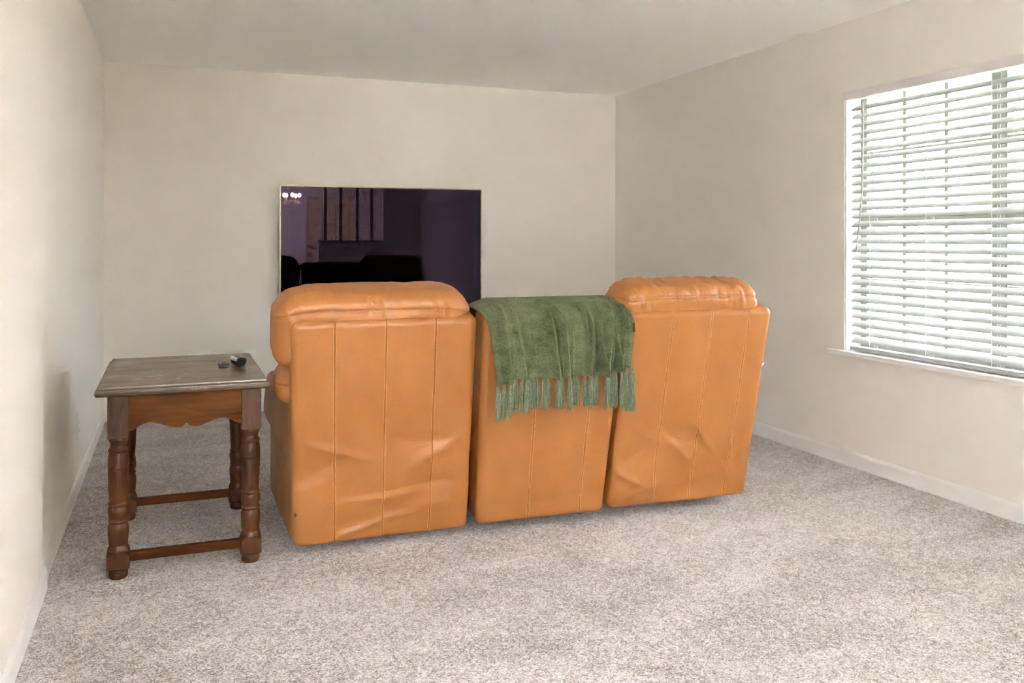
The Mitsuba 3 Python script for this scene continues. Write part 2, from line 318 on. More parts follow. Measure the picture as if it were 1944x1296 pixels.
# ------------------------------------------------------------------ reclining sofa
S = 'reclining_sofa'
tag(S, 'tan leather three-seat reclining sofa seen from behind', 'sofa')
P0 = np.array([0.44, 3.5, 0.03])
Wn = np.array([0.03, 1, 0.22]); Wn /= np.linalg.norm(Wn)
Un = np.array([1, -0.03, 0]); Un /= np.linalg.norm(Un)
Vn = np.cross(Un, Wn)
def sofa(p): p = np.asarray(p, float); return P0 + p[:, :1] * Un + p[:, 1:2] * Wn + p[:, 2:] * Vn

def fold(u, v, cu, cv, ang, ln, wd, amp):
    c, s = math.cos(ang), math.sin(ang); a = (u - cu) * c + (v - cv) * s; b = -(u - cu) * s + (v - cv) * c
    return amp * np.exp(-(a / ln) ** 2 - (b / wd) ** 2)
def back_panel(idx, u0b, u1b, u0t, u1t, v0, v1, seams, folds, seed, tail=0.0, wob=1.0):
    """One leather back: rounded slab, seams as grooves with twin stitch lines, sagging folds towards the hem."""
    hw, hv, r, th = 0.5 * (u1b - u0b), 0.5 * (v1 - v0), 0.030, 0.075
    sx = [(s - 0.5) * 2 * hw for s in seams]
    ex = np.concatenate([[s + o for o in (-.009, -.006, -.004, -.0025, -.0012, 0, .0012, .0025, .004, .006, .009)] for s in sx])
    V, F, N = rbox(hw, th, hv, r, 100, 6, 120, 6, ex=ex)
    def warp(V, N):
        s = V[:, 0] / (2 * hw) + 0.5; t = V[:, 2] / (2 * hv) + 0.5
        back = np.clip(-N[:, 1], 0, 1); back = back * back
        face = np.clip(-N[:, 1] + np.clip(N[:, 2], 0, 1), 0, 1)
        uu, vv = V[:, 0], V[:, 2] + hv
        d = np.zeros(len(V))
        edges = [-hw] + sx + [hw]
        for a, b in zip(edges[:-1], edges[1:]):
            x = np.clip((uu - a) / (b - a), 0, 1); d += np.where((uu >= a) & (uu < b), 0.0035 * np.sin(np.pi * x) ** 0.7, 0)
        low = np.clip(1 - vv / 0.55, 0, 1)
        q = np.stack([uu * 4.0, vv * 9.0, vv * 0 + seed], 1)
        d += wob * (0.021 * N3(q, seed) * (0.12 + low ** 1.3) + 0.012 * N3(q * [2.2, 2.4, 1], seed + 1) * (0.1 + low))
        for f in folds: d += fold(uu, vv, *f)
        g = np.zeros(len(V))
        for x in sx: g += np.exp(-((uu - x) / 0.0013) ** 2)
        P = np.stack([V[:, 0], V[:, 1], V[:, 2]], 1) - np.stack([0 * d, d * back, 0 * d], 1) - N * (g * 0.0030 * face)[:, None]
        P[:, 0] += 0.010 * wob * N3(np.stack([vv * 6, uu * 0 + seed, uu * 0], 1), 3) * low * np.sign(N[:, 0]) * np.abs(N[:, 0])
        P[:, 1] += tail * low ** 2
        u = (u0b + (u1b - u0b) * s) * (1 - t) + (u0t + (u1t - u0t) * s) * t + (P[:, 0] - V[:, 0])
        return sofa(np.stack([u, P[:, 1] + th, P[:, 2] + hv + v0], 1))
    key = put(f'{S}__back_panel', tm(warp(V, N), F), 'm_leather', True)
    for x in sx:                                                       # twin rows of stitching along each seam
        rows = []
        for o in (-0.0048, 0.0048):
            t = np.linspace(-hv + r, hv - r, 90); n = len(t)
            Vs = np.stack([np.full(n, x + o), np.full(n, -th), t], 1); Ns = np.tile([0, -1.0, 0], (n, 1))
            a = np.linspace(0, np.pi / 2, 8)[1:]
            up, nu = np.stack([np.full(7, x + o), -(th - r) - r * np.cos(a), hv - r + r * np.sin(a)], 1), np.stack([0 * a, -np.cos(a), np.sin(a)], 1)
            dn_, nd = (up * [1, 1, -1])[::-1], (nu * [1, 1, -1])[::-1]
            Vs, Ns = np.vstack([dn_, Vs, up]), np.vstack([nd, Ns, nu])
            rows.append(tube(warp(Vs + Ns * 0.0001, Ns), 0.0007, 5))
        for row in rows:
            k = put(f'{key}__stitching', row, 'm_stitch', True); labels[k] = {'label': 'pale stitching down a seam'}
    return key
pL = back_panel(0, 0.0, 0.712, -0.028, 0.695, 0.0, 0.922, (0.225, 0.495, 0.765),
    [(-.20, .40, -.35, .12, .022, .010), (-.27, .31, .5, .14, .03, -.012), (.20, .36, .55, .16, .03, .010), (.27, .20, 1.2, .10, .03, .010), (-.05, .07, .25, .22, .014, .008), (.10, .22, .08, .20, .02, -.006), (-.12, .18, .05, .2, .02, .006)], 11)
pM = back_panel(1, 0.747, 1.334, 0.722, 1.345, 0.008, 0.922, (0.385, 0.79),
    [(.02, .33, .1, .14, .02, .005), (.1, .22, .1, .2, .02, .004), (.05, .12, .08, .22, .018, .003)], 23, wob=0.45)
pR = back_panel(2, 1.358, 2.060, 1.368, 2.076, 0.012, 0.922, (0.29, 0.56, 0.825),
    [(-.18, .33, -.55, .13, .022, .010), (-.06, .28, -.70, .10, .020, .011), (.08, .31, -.85, .13, .020, .009), (.15, .20, -.5, .09, .018, .006), (-.27, .24, .7, .12, .025, -.010), (.02, .11, .25, .15, .018, .007), (-.2, .09, .35, .13, .018, .009), (-.28, .15, -.5, .09, .016, .009), (.27, .22, 1.3, .14, .02, -.009), (.2, .42, -.4, .12, .03, .005)], 37)
for key, u, v in ((pL, 0.012, 0.145), (pR, 2.040, 0.135)):
    m = trimesh.creation.icosphere(2, 0.0085); m.apply_scale([1, 0.7, 1])
    m.vertices = sofa(m.vertices + [u, 0.001, v]); put(f'{key}__rivet', m, 'm_rivet', True); labels[f'{key}__rivet'] = {'label': 'small dark rivet'}

V, F, N = rbox(.004, .0035, .011, .003, 2, 2, 3, 3)
V[:, 0] += .006 * np.sin(V[:, 2] * 140); k = put(f'{pR}__tear', tm(sofa(V + [2.0570, 0.0035, .655]), F), 'm_plate', True); labels[k] = {'label': 'small white tear on the outer edge'}

def pillow(name, u0, u1, w0, w1, v0, v1, r, seam_v, seed, amp=1.0, puck=1.0, m='m_leather', droop=0.044):
    hu, hw, hv = (u1 - u0) / 2, (w1 - w0) / 2, (v1 - v0) / 2
    zs = seam_v - (v0 + v1) / 2
    ez = [zs + o for o in (-.007, -.004, -.002, -.001, 0, .001, .002, .004, .007)]
    V, F, N = rbox(hu, hw, hv, r, 130, 10, 34, 9, ez=ez)
    def warp(V, N):
        uu, ww, vv = V[:, 0], V[:, 1], V[:, 2]
        crown = 1 - 0.25 * (np.abs(uu) / hu) ** 4
        end = np.clip((np.abs(uu) - (hu - 0.10)) / 0.10, 0, 1)
        P = V.copy()
        end2 = np.clip((np.abs(uu) - (hu - 0.17)) / 0.17, 0, 1)
        P[:, 2] -= droop * end2 ** 2.2 * np.clip(vv / hv + .2, 0, 1)      # the ends droop
        P[:, 1] += 0.018 * end ** 2 * (ww < 0)
        n1 = N3(np.stack([uu * 44 + 9 * vv, vv * 7, ww * 7 + seed], 1), seed)
        n2 = N3(np.stack([uu * 70, vv * 12, ww * 12], 1), seed + 5)
        n3 = N3(np.stack([uu * 9, vv * 9, ww * 9], 1), seed + 9)
        d = puck * (0.0085 * n1 * (0.35 + np.exp(-((vv - zs - 0.02) / 0.05) ** 2)) + 0.0035 * n2 * np.exp(-((vv - zs) / 0.03) ** 2)) + 0.012 * n3 * amp
        inside = np.clip(-N[:, 1] + 0.6 * np.abs(N[:, 0]), 0, 1)
        d -= 0.0045 * np.exp(-((vv - zs) / 0.0022) ** 2) * inside + 0.004 * np.exp(-((vv - zs) / 0.012) ** 2) * inside
        P = P + N * d[:, None]
        return sofa(P + [(u0 + u1) / 2, (w0 + w1) / 2, (v0 + v1) / 2])
    key = put(f'{S}__{name}', tm(warp(V, N), F), m, True)
    n = 120; x = np.linspace(-hu + r, hu - r, n)
    rows = []
    for o in (-0.006, 0.006):
        a = np.linspace(np.pi / 2, 0, 10)[:-1]
        Vs = np.vstack([np.stack([-(hu - r) - r * np.sin(a), -(hw - r) - r * np.cos(a), np.full(9, zs + o)], 1), np.stack([x, np.full(n, -hw), np.full(n, zs + o)], 1),
                        np.stack([(hu - r) + r * np.sin(a[::-1]), -(hw - r) - r * np.cos(a[::-1]), np.full(9, zs + o)], 1)])
        Ns = np.vstack([np.stack([-np.sin(a), -np.cos(a), 0 * a], 1), np.tile([0, -1.0, 0], (n, 1)), np.stack([np.sin(a[::-1]), -np.cos(a[::-1]), 0 * a], 1)])
        rows.append(tube(warp(Vs, Ns), 0.0008, 5))
    for row in rows: put(f'{key}__stitching', row, 'm_stitch_dark', True)
    return key
pillow('head_cushion', -0.085, 0.690, 0.016, 0.255, 0.715, 1.016, 0.070, 0.950, 41, 1.0, 0.9)
pillow('head_cushion', 0.735, 1.325, 0.020, 0.255, 0.66, 0.922, 0.070, 0.85, 43, 0.5, 0.5)
pillow('head_cushion', 1.335, 2.040, 0.016, 0.255, 0.715, 1.020, 0.066, 0.978, 47, 0.7, 1.9, droop=0.024)
pillow('lumbar_cushion', -0.070, 0.70, 0.06, 0.25, 0.56, 0.735, 0.060, 0.65, 51, 0.6, 0.4)
pillow('lumbar_cushion', 0.735, 1.325, 0.06, 0.25, 0.56, 0.735, 0.060, 0.65, 52, 0.6, 0.4)
pillow('lumbar_cushion', 1.36, 2.12, 0.06, 0.25, 0.56, 0.735, 0.060, 0.65, 53, 0.6, 0.4)
def hexa(name, corners, r, n=24, seed=1, amp=0.008, m='m_leather', k=6):
    """A cushion-like rounded block warped to eight corners: (rear-low-left, rear-low-right, rear-high-left, rear-high-right, then the front four)."""
    V, F, N = rbox(0.5, 0.5, 0.5, r, n, n, n, k)
    c = np.array(corners, float); s, t, q = (V + 0.5).T
    P = 0
    for i, (a, b, d) in enumerate(((0, 0, 0), (1, 0, 0), (0, 0, 1), (1, 0, 1), (0, 1, 0), (1, 1, 0), (0, 1, 1), (1, 1, 1))):
        wgt = (s if a else 1 - s) * (t if b else 1 - t) * (q if d else 1 - q); P = P + wgt[:, None] * c[i]
    P = P + N * (amp * N3(P * 11, seed) * 2)[:, None]
    return put(f'{S}__{name}', tm(P, F), m, True)
# seats, padded arms with panelled sides, and the dark frame underneath
for i, (a, b) in enumerate(((0.56, 1.16), (1.18, 1.78), (1.80, 2.40))):
    hexa('seat_cushion', [(a, 3.62, .30), (b, 3.60, .30), (a, 3.62, .47), (b, 3.60, .47), (a, 4.36, .30), (b, 4.33, .30), (a, 4.36, .47), (b, 4.33, .47)], 0.14, 16, 60 + i)
hexa('armrest', [(.447, 3.56, .345), (.60, 3.56, .34), (.452, 3.56, .56), (.60, 3.56, .60), (.395, 4.44, .37), (.60, 4.44, .36), (.41, 4.44, .62), (.58, 4.44, .63)], 0.26, 24, 71, 0.006)
hexa('armrest', [(2.38, 3.52, .345), (2.50, 3.52, .345), (2.38, 3.52, .60), (2.50, 3.52, .56), (2.38, 4.38, .36), (2.575, 4.38, .37), (2.40, 4.38, .63), (2.56, 4.38, .62)], 0.26, 24, 72, 0.006)
for x0, x1, y in ((0.443, 0.56, 3.62), (2.40, 2.497, 3.58)):
    key = put(f'{S}__side_panel', cbox(x0, x1, y, 4.36, 0.035, 0.42, 0.012, 4), 'm_leather', 40)
    xs = x0 - .0005 if x0 < 1 else x1 + .0005
    for yy in (3.86, 3.872, 4.10, 4.112): put(f'{key}__stitching', tube([[xs, yy, 0.05], [xs, yy, 0.40]], 0.0012, 5), 'm_stitch_dark', True)
for a, b in ((0.57, 1.165), (1.18, 1.78), (1.80, 2.395)):
    put(f'{S}__front_panel', cbox(a, b, 4.22, 4.33, 0.05, 0.32, 0.02, 4), 'm_leather', 40)
put(f'{S}__frame', cbox(0.50, 2.44, 3.72, 4.25, 0.045, 0.30, 0.01), 'm_dark', 40); labels[f'{S}__frame'] = {'label': 'dark frame under the seats'}
for x, y in ((0.56, 3.76), (2.36, 3.70), (0.56, 4.2), (2.36, 4.2), (1.47, 3.74)):
    put(f'{S}__foot', cbox(x - .04, x + .04, y - .05, y + .05, 0.0, 0.05, 0.006), 'm_dark', 40)

# ------------------------------------------------------------------ green throw blanket over the middle back
Bk = 'throw_blanket'
tag(Bk, 'green chenille throw with a fringe draped over the middle back of the sofa', 'blanket')
# the profile of the drape in (y, z): hidden front side, over the head cushion, down behind the back
PROF = spline([(3.64, .70), (3.60, .87), (3.53, .952), (3.44, .974), (3.34, .966), (3.27, .942), (3.238, .910), (3.225, .86), (3.220, .78), (3.222, .690)], 160)
def drape(s, t, lift=0.0, xl=None, xr=None, seed=0):
    """s 0..1 across, t 0..1 along the profile from the hidden front to the hem."""
    i = t * (len(PROF) - 1); i0 = np.clip(i.astype(int), 0, len(PROF) - 2); f = (i - i0)[:, None]
    yz = PROF[i0] * (1 - f) + PROF[i0 + 1] * f
    d = PROF[np.clip(i0 + 1, 0, None)] - PROF[i0]; d /= np.linalg.norm(d, axis=1, keepdims=True)
    nrm = np.stack([-d[:, 1], d[:, 0]], 1) * -1.0                       # outward (up, towards the viewer)
    tt = np.array([0, .30, .42, .55, .64, .72, .80, 1.0])
    l = np.interp(t, tt, xl if xl is not None else [1.15, 1.145, 1.142, 1.140, 1.143, 1.150, 1.158, 1.176])
    r = np.interp(t, tt, xr if xr is not None else [1.80, 1.805, 1.812, 1.806, 1.795, 1.792, 1.790, 1.774])
    x = l + (r - l) * s
    hang = np.clip((t - 0.60) / 0.4, 0, 1)
    top = np.clip(1 - np.abs(t - 0.5) / 0.22, 0, 1)
    def ridge(c, w, a, k=0.0, t0=0.0): return a * np.exp(-((s - c - k * (hang - 0.5)) / w) ** 2) * np.clip((hang - t0) / 0.35, 0, 1)
    n = (ridge(.085, .035, .014) + ridge(.19, .025, .009, .05) - ridge(.30, .06, .007) + ridge(.42, .028, .017, .05) + ridge(.52, .022, .012, .03, .1) - ridge(.60, .05, .007)
         + ridge(.72, .028, .012, -.02, .05) + ridge(.79, .018, .008, .06, .3) + ridge(.86, .026, .016, -.09, .0) - ridge(.93, .03, .004))
    n *= 3.0
    n += 0.012 * N3(np.stack([s * 13, t * 5, s * 0 + seed], 1), 5) * (0.08 + hang) + 0.010 * N3(np.stack([s * 4.5 + t * 3, t * 5, s * 0 + seed], 1), 6) * (0.1 + hang)
    n += 0.009 * np.exp(-((s - 0.66 - (t - .5) * 1.4) / 0.04) ** 2) * top * np.clip((t - .5) / .06, 0, 1)
    n += lift
    left = np.clip(1 - s / 0.13, 0, 1)
    y = yz[:, 0] + nrm[:, 0] * n; z = yz[:, 1] + nrm[:, 1] * n
    z -= 0.030 * left ** 1.5 * np.clip(1 - hang * 1.6, 0, 1)              # the left edge sags into the gap between the backs
    z -= 0.022 * left * hang                                              # and hangs a little lower at the hem
    return np.stack([x, y, z], 1)
def sheet(key, m, lift, xl, xr, t0, t1, ns, nt, thick=0.006, seed=0):
    s, t = np.meshgrid(np.linspace(0, 1, ns), np.linspace(t0, t1, nt), indexing='ij')
    A = drape(s.ravel(), t.ravel(), lift, xl, xr, seed); Bv = drape(s.ravel(), t.ravel(), lift - thick, xl, xr, seed)
    i = np.arange(ns * nt).reshape(ns, nt)
    q = np.stack([i[:-1, :-1], i[1:, :-1], i[1:, 1:], i[:-1, 1:]], -1).reshape(-1, 4)
    n = ns * nt
    F = [np.vstack([q[:, [0, 1, 2]], q[:, [0, 2, 3]]]), np.vstack([q[:, [0, 2, 1]], q[:, [0, 3, 2]]]) + n]
    ring = np.concatenate([i[:, 0], i[-1, 1:], i[-2::-1, -1], i[0, -2:0:-1]]); nx = np.roll(ring, -1)
    F.append(np.vstack([np.stack([ring, ring + n, nx], 1), np.stack([nx, ring + n, nx + n], 1)]))
    M = tm(np.vstack([A, Bv]), np.vstack(F)); 
    return put(key, M, m, 50)
XLb = [1.15, 1.145, 1.142, 1.140, 1.143, 1.150, 1.158, 1.176]
XRt = [1.75, 1.755, 1.760, 1.752, 1.747, 1.746, 1.745, 1.738]
XRm = [1.80, 1.800, 1.802, 1.792, 1.786, 1.785, 1.784, 1.773]
XRb = [1.80, 1.805, 1.815, 1.808, 1.800, 1.799, 1.797, 1.782]
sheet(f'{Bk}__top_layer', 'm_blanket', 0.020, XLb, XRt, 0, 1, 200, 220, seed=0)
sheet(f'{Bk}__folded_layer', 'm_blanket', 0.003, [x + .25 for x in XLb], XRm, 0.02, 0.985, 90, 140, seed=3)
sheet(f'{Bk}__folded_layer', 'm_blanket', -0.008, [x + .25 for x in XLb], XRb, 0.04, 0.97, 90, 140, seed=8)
tg = tm(drape(np.array([.985, .985, .985, .985]), np.array([.755, .755, .80, .80]), 0.0, XLb, XRb) + np.array([[0, -.002, 0], [.006, -.010, 0], [.006, -.010, 0], [0, -.002, 0]]), [[0, 1, 2], [0, 2, 3]])
k = put(f'{Bk}__care_tag', tg, 'm_dark'); labels[k] = {'label': 'small dark care tag'}
def tassel(p, length, seed, sw):
    g = np.random.default_rng(seed); ms = []
    kn = trimesh.creation.icosphere(1, 0.0058); kn.apply_scale([1, .9, 1.1]); kn.apply_translation(p); ms.append(kn)
    for j in range(26):
        a = g.random() * 2 * np.pi; rr = g.random() ** .5
        dx, dy = math.cos(a) * rr, math.sin(a) * rr
        L = length * g.uniform(.86, 1.06); ph = g.random() * 6.3
        t = np.linspace(0, 1, 8)
        sp = 0.003 + 0.0080 * np.minimum(t * 3, 1) ** .7
        x = p[0] + dx * sp + sw * t ** 1.5 + 0.0014 * np.sin(t * 9 + ph); y = p[1] + dy * sp * .7 + 0.0014 * np.cos(t * 8 + ph); z = p[2] - t * L
        ms.append(tube(np.stack([x, y, z], 1), 0.0019, 4, False))
    return cat(ms)
hem_s = np.clip(np.linspace(.014, .986, 29) + 0.004 * np.sin(np.arange(29) * 2.7), .008, .992)
hem = drape(hem_s, np.full(len(hem_s), 0.998), 0.008, XLb, XRt)
for j, p in enumerate(hem):
    g = np.random.default_rng(100 + j)
    k = put(f'{Bk}__tassel', tassel(p + [0, -.002, -.004], g.uniform(.112, .124) + (0.010 if j < 3 else 0.028 if j > 25 else 0), 200 + j, g.uniform(-.003, .003)), 'm_tassel', True)
hem2 = drape(np.array([.955, .985, 1.0]), np.full(3, .985), 0.0, XLb, XRb)
for j, p in enumerate(hem2):
    put(f'{Bk}__tassel', tassel(p + [0.004, 0, -.004], 0.170, 300 + j, 0.003), 'm_tassel', True)

# ------------------------------------------------------------------ wooden side table
Tb = 'side_table'
tag(Tb, 'dark-stained wooden side table with turned legs and scalloped apron beside the left wall', 'table')
tx0, tx1, ty0, ty1, zt = -0.256, 0.349, 3.440, 4.285, 0.705
ring = [(0.0, 0.0), (0.0, 0.0), (-0.013, 0.0), (-0.013, -.001), (-0.0115, -.006), (-0.007, -.0105), (-0.0035, -.0115), (-0.003, -.0135), (-0.0005, -.0155), (0, -.020), (-0.001, -.0265), (-0.004, -.0315), (-0.009, -.034), (-0.014, -.0345)]
ring = ring[2:]
V, F = [], []
for o, z in ring: V += [[tx0 - o, ty0 - o, zt + z], [tx1 + o, ty0 - o, zt + z], [tx1 + o, ty1 + o, zt + z], [tx0 - o, ty1 + o, zt + z]]
for a in range(len(ring) - 1):
    for b in range(4): F += [[a * 4 + b, (a + 1) * 4 + b, (a + 1) * 4 + (b + 1) % 4], [a * 4 + b, (a + 1) * 4 + (b + 1) % 4, a * 4 + (b + 1) % 4]]
e = (len(ring) - 1) * 4
F += [[0, 1, 2], [0, 2, 3], [e, e + 2, e + 1], [e, e + 3, e + 2]]
k = put(f'{Tb}__top', tm(V, F), 'm_wood_top', 25); labels[k] = {'label': 'worn glossy top with scratches and a moulded edge'}
LEG = [(0.0, .512), (.033, .512), (.0345, .508), (.0335, .503), (.0300, .497), (.0275, .490), (.0272, .483), (.0290, .476), (.0330, .4715), (.0350, .467), (.0335, .462), (.0315, .459), (.0318, .455),
       (.0338, .447), (.0356, .436), (.0362, .424), (.0362, .408), (.0361, .4055), (.0348, .404), (.0360, .4025), (.0359, .399), (.0347, .3975), (.0357, .396), (.0352, .370), (.0338, .335), (.0318, .300), (.0305, .283), (.0306, .279),
       (.0335, .275), (.0345, .270), (.0330, .265), (.0322, .262), (.0345, .256), (.0358, .247), (.0352, .237), (.0328, .226), (.0308, .219), (.0308, .217), (.0338, .213), (.0346, .209), (.0330, .205), (.0312, .202), (.0325, .198), (.0352, .190), (.0362, .181),
       (.0360, .171), (.0347, .155), (.0328, .135), (.0318, .122), (.0325, .120), (.0355, .113), (.0375, .106), (.0382, .101), (.0378, .097), (.0365, .095), (0.0, .095)]
FOOT = [(0.0, .046), (.034, .046), (.034, .042), (.029, .039), (.0285, .037), (.0330, .033), (.0338, .029), (.0318, .0255), (.0312, .024), (.0330, .020), (.0332, .012), (.0310, .005), (.0270, .001), (.022, 0.0), (0.0, 0.0)]
def leg(x, y):
    key = numbered(f'{Tb}__leg')
    mv = lambda m: (m.apply_translation([x, y, 0]), m)[1]
    bl = m3.Manifold.cube((0.076, 0.076, 0.062), True)
    sp = m3.Manifold.revolve(m3.CrossSection([[(0, -.031), (.049, -.031), (.0535, -.022), (.0540, .012), (.050, .021), (.041, .031), (0, .031)]]), 48)
    bm = (bl ^ sp).to_mesh(); bm = tm(bm.vert_properties[:, :3] + [0, 0, .070], bm.tri_verts)
    up = cbox(-.036, .036, -.036, .036, .512, .672, .0025, 2)
    parts = [lathe(LEG, 48), lathe(FOOT, 40), bm, up]
    for p in parts[:2]:
        if p.volume < 0: p.invert()
    return put(f'{Tb}__leg', mv(cat(parts)), 'm_wood_leg', 32)
LX, LY = (-0.180, 0.284), (3.515, 4.225)
for y in LY:
    for x in LX: leg(x, y)
SC = np.array([(0, .135), (.03, .133), (.07, .124), (.10, .116), (.13, .110), (.17, .1065), (.21, .1075), (.26, .113), (.32, .1225), (.37, .130), (.41, .1335), (.445, .132), (.47, .128), (.485, .1235), (.496, .1185), (.5, .1165)])
SC = np.vstack([SC, np.stack([1 - SC[-2::-1, 0], SC[-2::-1, 1]], 1)])
def apron(a0, a1, fixed, alongx, out):
    L = a1 - a0
    pts = [(a0, .672)] + [(a0 + s * L, .671 - d) for s, d in SC] + [(a1, .672)]
    M = ([[1, 0, 0], [0, 0, 1], [0, 1, 0]], (0, fixed, 0)) if alongx else ([[0, 1, 0], [0, 0, 1], [1, 0, 0]], (fixed, 0, 0))
    return put(f'{Tb}__apron', extrude(Polygon(pts), 0.020, M), 'm_wood_apron', 30)
apron(LX[0] + .034, LX[1] - .034, LY[0] - .031, True, -1)
apron(LX[0] + .034, LX[1] - .034, LY[1] + .008, True, 1)
apron(LY[0] + .034, LY[1] - .034, LX[0] - .031, False, -1)
apron(LY[0] + .034, LY[1] - .034, LX[1] + .011, False, 1)
for y in LY: put(f'{Tb}__stretcher', cbox(LX[0] + .03, LX[1] - .03, y - .014, y + .014, .058, .091, .003), 'm_wood_apron', 35)

# ------------------------------------------------------------------ small things on the table
R1 = 'remote_control'
tag(R1, 'small flat black remote lying on the side table', 'remote control')
V, F, N = rbox(.021, .040, .0065, .0035, 4, 6, 2, 4)
P = V.copy(); P[:, 0] *= 1 - 0.10 * (V[:, 2] < 0)
put(f'{R1}__body', tm(P + [.203, 3.852, zt + .0066], F), 'm_black_plastic', True)
put(f'{R1}__face', cbox(.186, .220, 3.818, 3.886, zt + .0126, zt + .0141, .0006), 'm_grey_plastic', 40)
for yy in (3.835, 3.855, 3.872): put(f'{R1}__button', cbox(.196, .210, yy - .005, yy + .005, zt + .0139, zt + .0150, .0006), 'm_black_plastic', 40)
R2 = 'rounded_remote'
tag(R2, 'rounded black remote with silver rim, right of the flat one on the side table', 'remote control')
a = np.linspace(np.pi, 2 * np.pi, 25)
dsh = [(0.0205 * math.cos(t), 0.030 + 0.029 * math.sin(t)) for t in a] + [(.0195, .034), (.015, .0365), (-.015, .0365), (-.0195, .034)]
body = extrude(Polygon(dsh), 0.085, ([[1, 0, 0], [0, 0, 1], [0, 1, 0]], (0, 0, 0)))
def at2(m): m.apply_transform(trimesh.transformations.rotation_matrix(math.radians(14), [0, 0, 1])); m.apply_translation([.272, 3.815, zt]); return m
put(f'{R2}__body', at2(body), 'm_black_plastic', 35)
put(f'{R2}__rim', at2(cat([extrude(Polygon([(-.0213, .024), (-.0213, .034), (-.0165, .0378), (-.013, .0378), (-.0195, .030)]), 0.080, ([[1, 0, 0], [0, 0, 1], [0, 1, 0]], (0, .002, 0))),
                           extrude(Polygon([(.0213, .024), (.0213, .034), (.0165, .0378), (.013, .0378), (.0195, .030)]), 0.080, ([[1, 0, 0], [0, 0, 1], [0, 1, 0]], (0, .002, 0)))])), 'm_silver', 35)
put(f'{R2}__face', at2(cbox(-.0125, .0125, .006, .078, .0363, .0374, .0004)), 'm_grey_plastic', 40)

# ------------------------------------------------------------------ television on the back wall
Tv = 'television'
tag(Tv, 'large flat black television mounted on the back wall', 'television')
du = np.array([1, -0.02, 0]); du /= np.linalg.norm(du); dn = np.array([-0.02, -1, 0]); dn /= np.linalg.norm(dn)
O = np.array([1.4825, 6.462, 1.1765])
def tvm(m): m.vertices = O + m.vertices[:, :1] * du + m.vertices[:, 1:2] * dn + m.vertices[:, 2:] * [0, 0, 1]; m.invert() if np.linalg.det(np.array([du, dn, [0, 0, 1]])) < 0 else None; return m
hw, hh = 0.7585, 0.4465
put(f'{Tv}__screen', tvm(tm([[-hw + .008, 0.0005, -hh + .010], [hw - .008, .0005, -hh + .010], [hw - .008, .0005, hh - .008], [-hw + .008, .0005, hh - .008]], [[0, 1, 2], [0, 2, 3]])), 'm_screen')
put(f'{Tv}__panel', tvm(cbox(-hw, hw, -.012, 0, -hh, hh, .002)), 'm_bezel', 35)
fr = cat([cbox(-hw - .001, hw + .001, -.012, .0015, hh - .004, hh + .003, .0015), cbox(-hw - .003, -hw + .004, -.012, .0015, -hh, hh, .0015), cbox(hw - .004, hw + .003, -.012, .0015, -hh, hh, .0015), cbox(-hw, hw, -.012, .0015, -hh - .003, -hh + .006, .0015)])
put(f'{Tv}__bezel', tvm(fr), 'm_bezel_edge', 35); labels[f'{Tv}__bezel'] = {'label': 'thin bronze edge around the screen'}
put(f'{Tv}__back_housing', tvm(cbox(-.50, .50, -.040, -.011, -.40, .10, .01)), 'm_black_plastic', 35)
put(f'{Tv}__wall_bracket', tvm(cat([cbox(-.25, .25, -.074, -.039, -.18, -.12, .003), cbox(-.20, -.15, -.074, -.039, -.2, .2, .003), cbox(.15, .20, -.074, -.039, -.2, .2, .003)])), 'm_black_plastic', 35)

# ------------------------------------------------------------------ sockets
def outlet(key, pos, right, nrm, label):
    k = numbered(key); r, n = np.array(right, float), np.array(nrm, float)
    def pl(m): m.vertices = np.array(pos) + m.vertices[:, :1] * r + m.vertices[:, 1:2] * n + m.vertices[:, 2:] * [0, 0, 1]; m.invert() if np.linalg.det(np.array([r, n, [0, 0, 1]])) < 0 else None; return m
    put(f'{k}__plate', pl(cbox(-.046, .046, 0, .006, -.058, .058, .003)), 'm_plate', 35)
    for dz in (-.0195, .0195):
        s = put(f'{k}__socket', pl(cbox(-.017, .017, .004, .0085, dz - .014, dz + .014, .003)), 'm_plate', 35)
        put(f'{s}__slot', pl(cat([box(-.0075, -.0055, .008, .0088, dz - .003, dz + .006), box(.0055, .0075, .008, .0088, dz - .003, dz + .006), box(-.002, .002, .008, .0088, dz - .010, dz - .006)])), 'm_dark')
    tag(k, label, 'outlet')
outlet('wall_outlet', (.521, YB, .388), (1, 0, 0), (0, -1, 0), 'white wall outlet on the back wall behind the side table')
outlet('wall_outlet', (XL, 4.80, .315), (0, 1, 0), (1, 0, 0), 'white wall outlet on the left wall beyond the side table')

# ------------------------------------------------------------------ behind the viewer: mirrored in the television, plus added light sources
D = 'wall_divider'
tag(D, 'half wall with tall square spindles behind the viewer, mirrored in the television', 'half wall', kind='structure')
put(f'{D}__base', box(1.84, 2.86, YD - .12, YD, 0, 1.19), 'm_wall')
put(f'{D}__cap', cbox(1.82, 2.86, YD - .14, YD + .02, 1.19, 1.22, .005), 'm_post', 35)
for x in (1.95, 2.19, 2.45, 2.68): put(f'{D}__spindle', cbox(x - .025, x + .025, YD - .085, YD - .035, 1.21, H, .004), 'm_post', 35)
put(f'{D}__full_height_section', box(2.86, XR, YD - .12, YD, 0, H), 'm_wall')
Dr = 'door_1'
tag(Dr, 'cream panelled front door mirrored in the television', 'door', kind='structure')
dx0, dx1 = 1.90, 2.78
put(f'{Dr}__leaf', box(dx0, dx1, YF - .10, YF - .055, 0.01, 2.02), 'm_door')
put(f'{Dr}__frame', cat([box(dx0 - .04, dx0, YF - .14, YF + .015, 0, 2.06), box(dx1, dx1 + .04, YF - .14, YF + .015, 0, 2.06), box(dx0 - .04, dx1 + .04, YF - .14, YF + .015, 2.02, 2.06)]), 'm_trim')
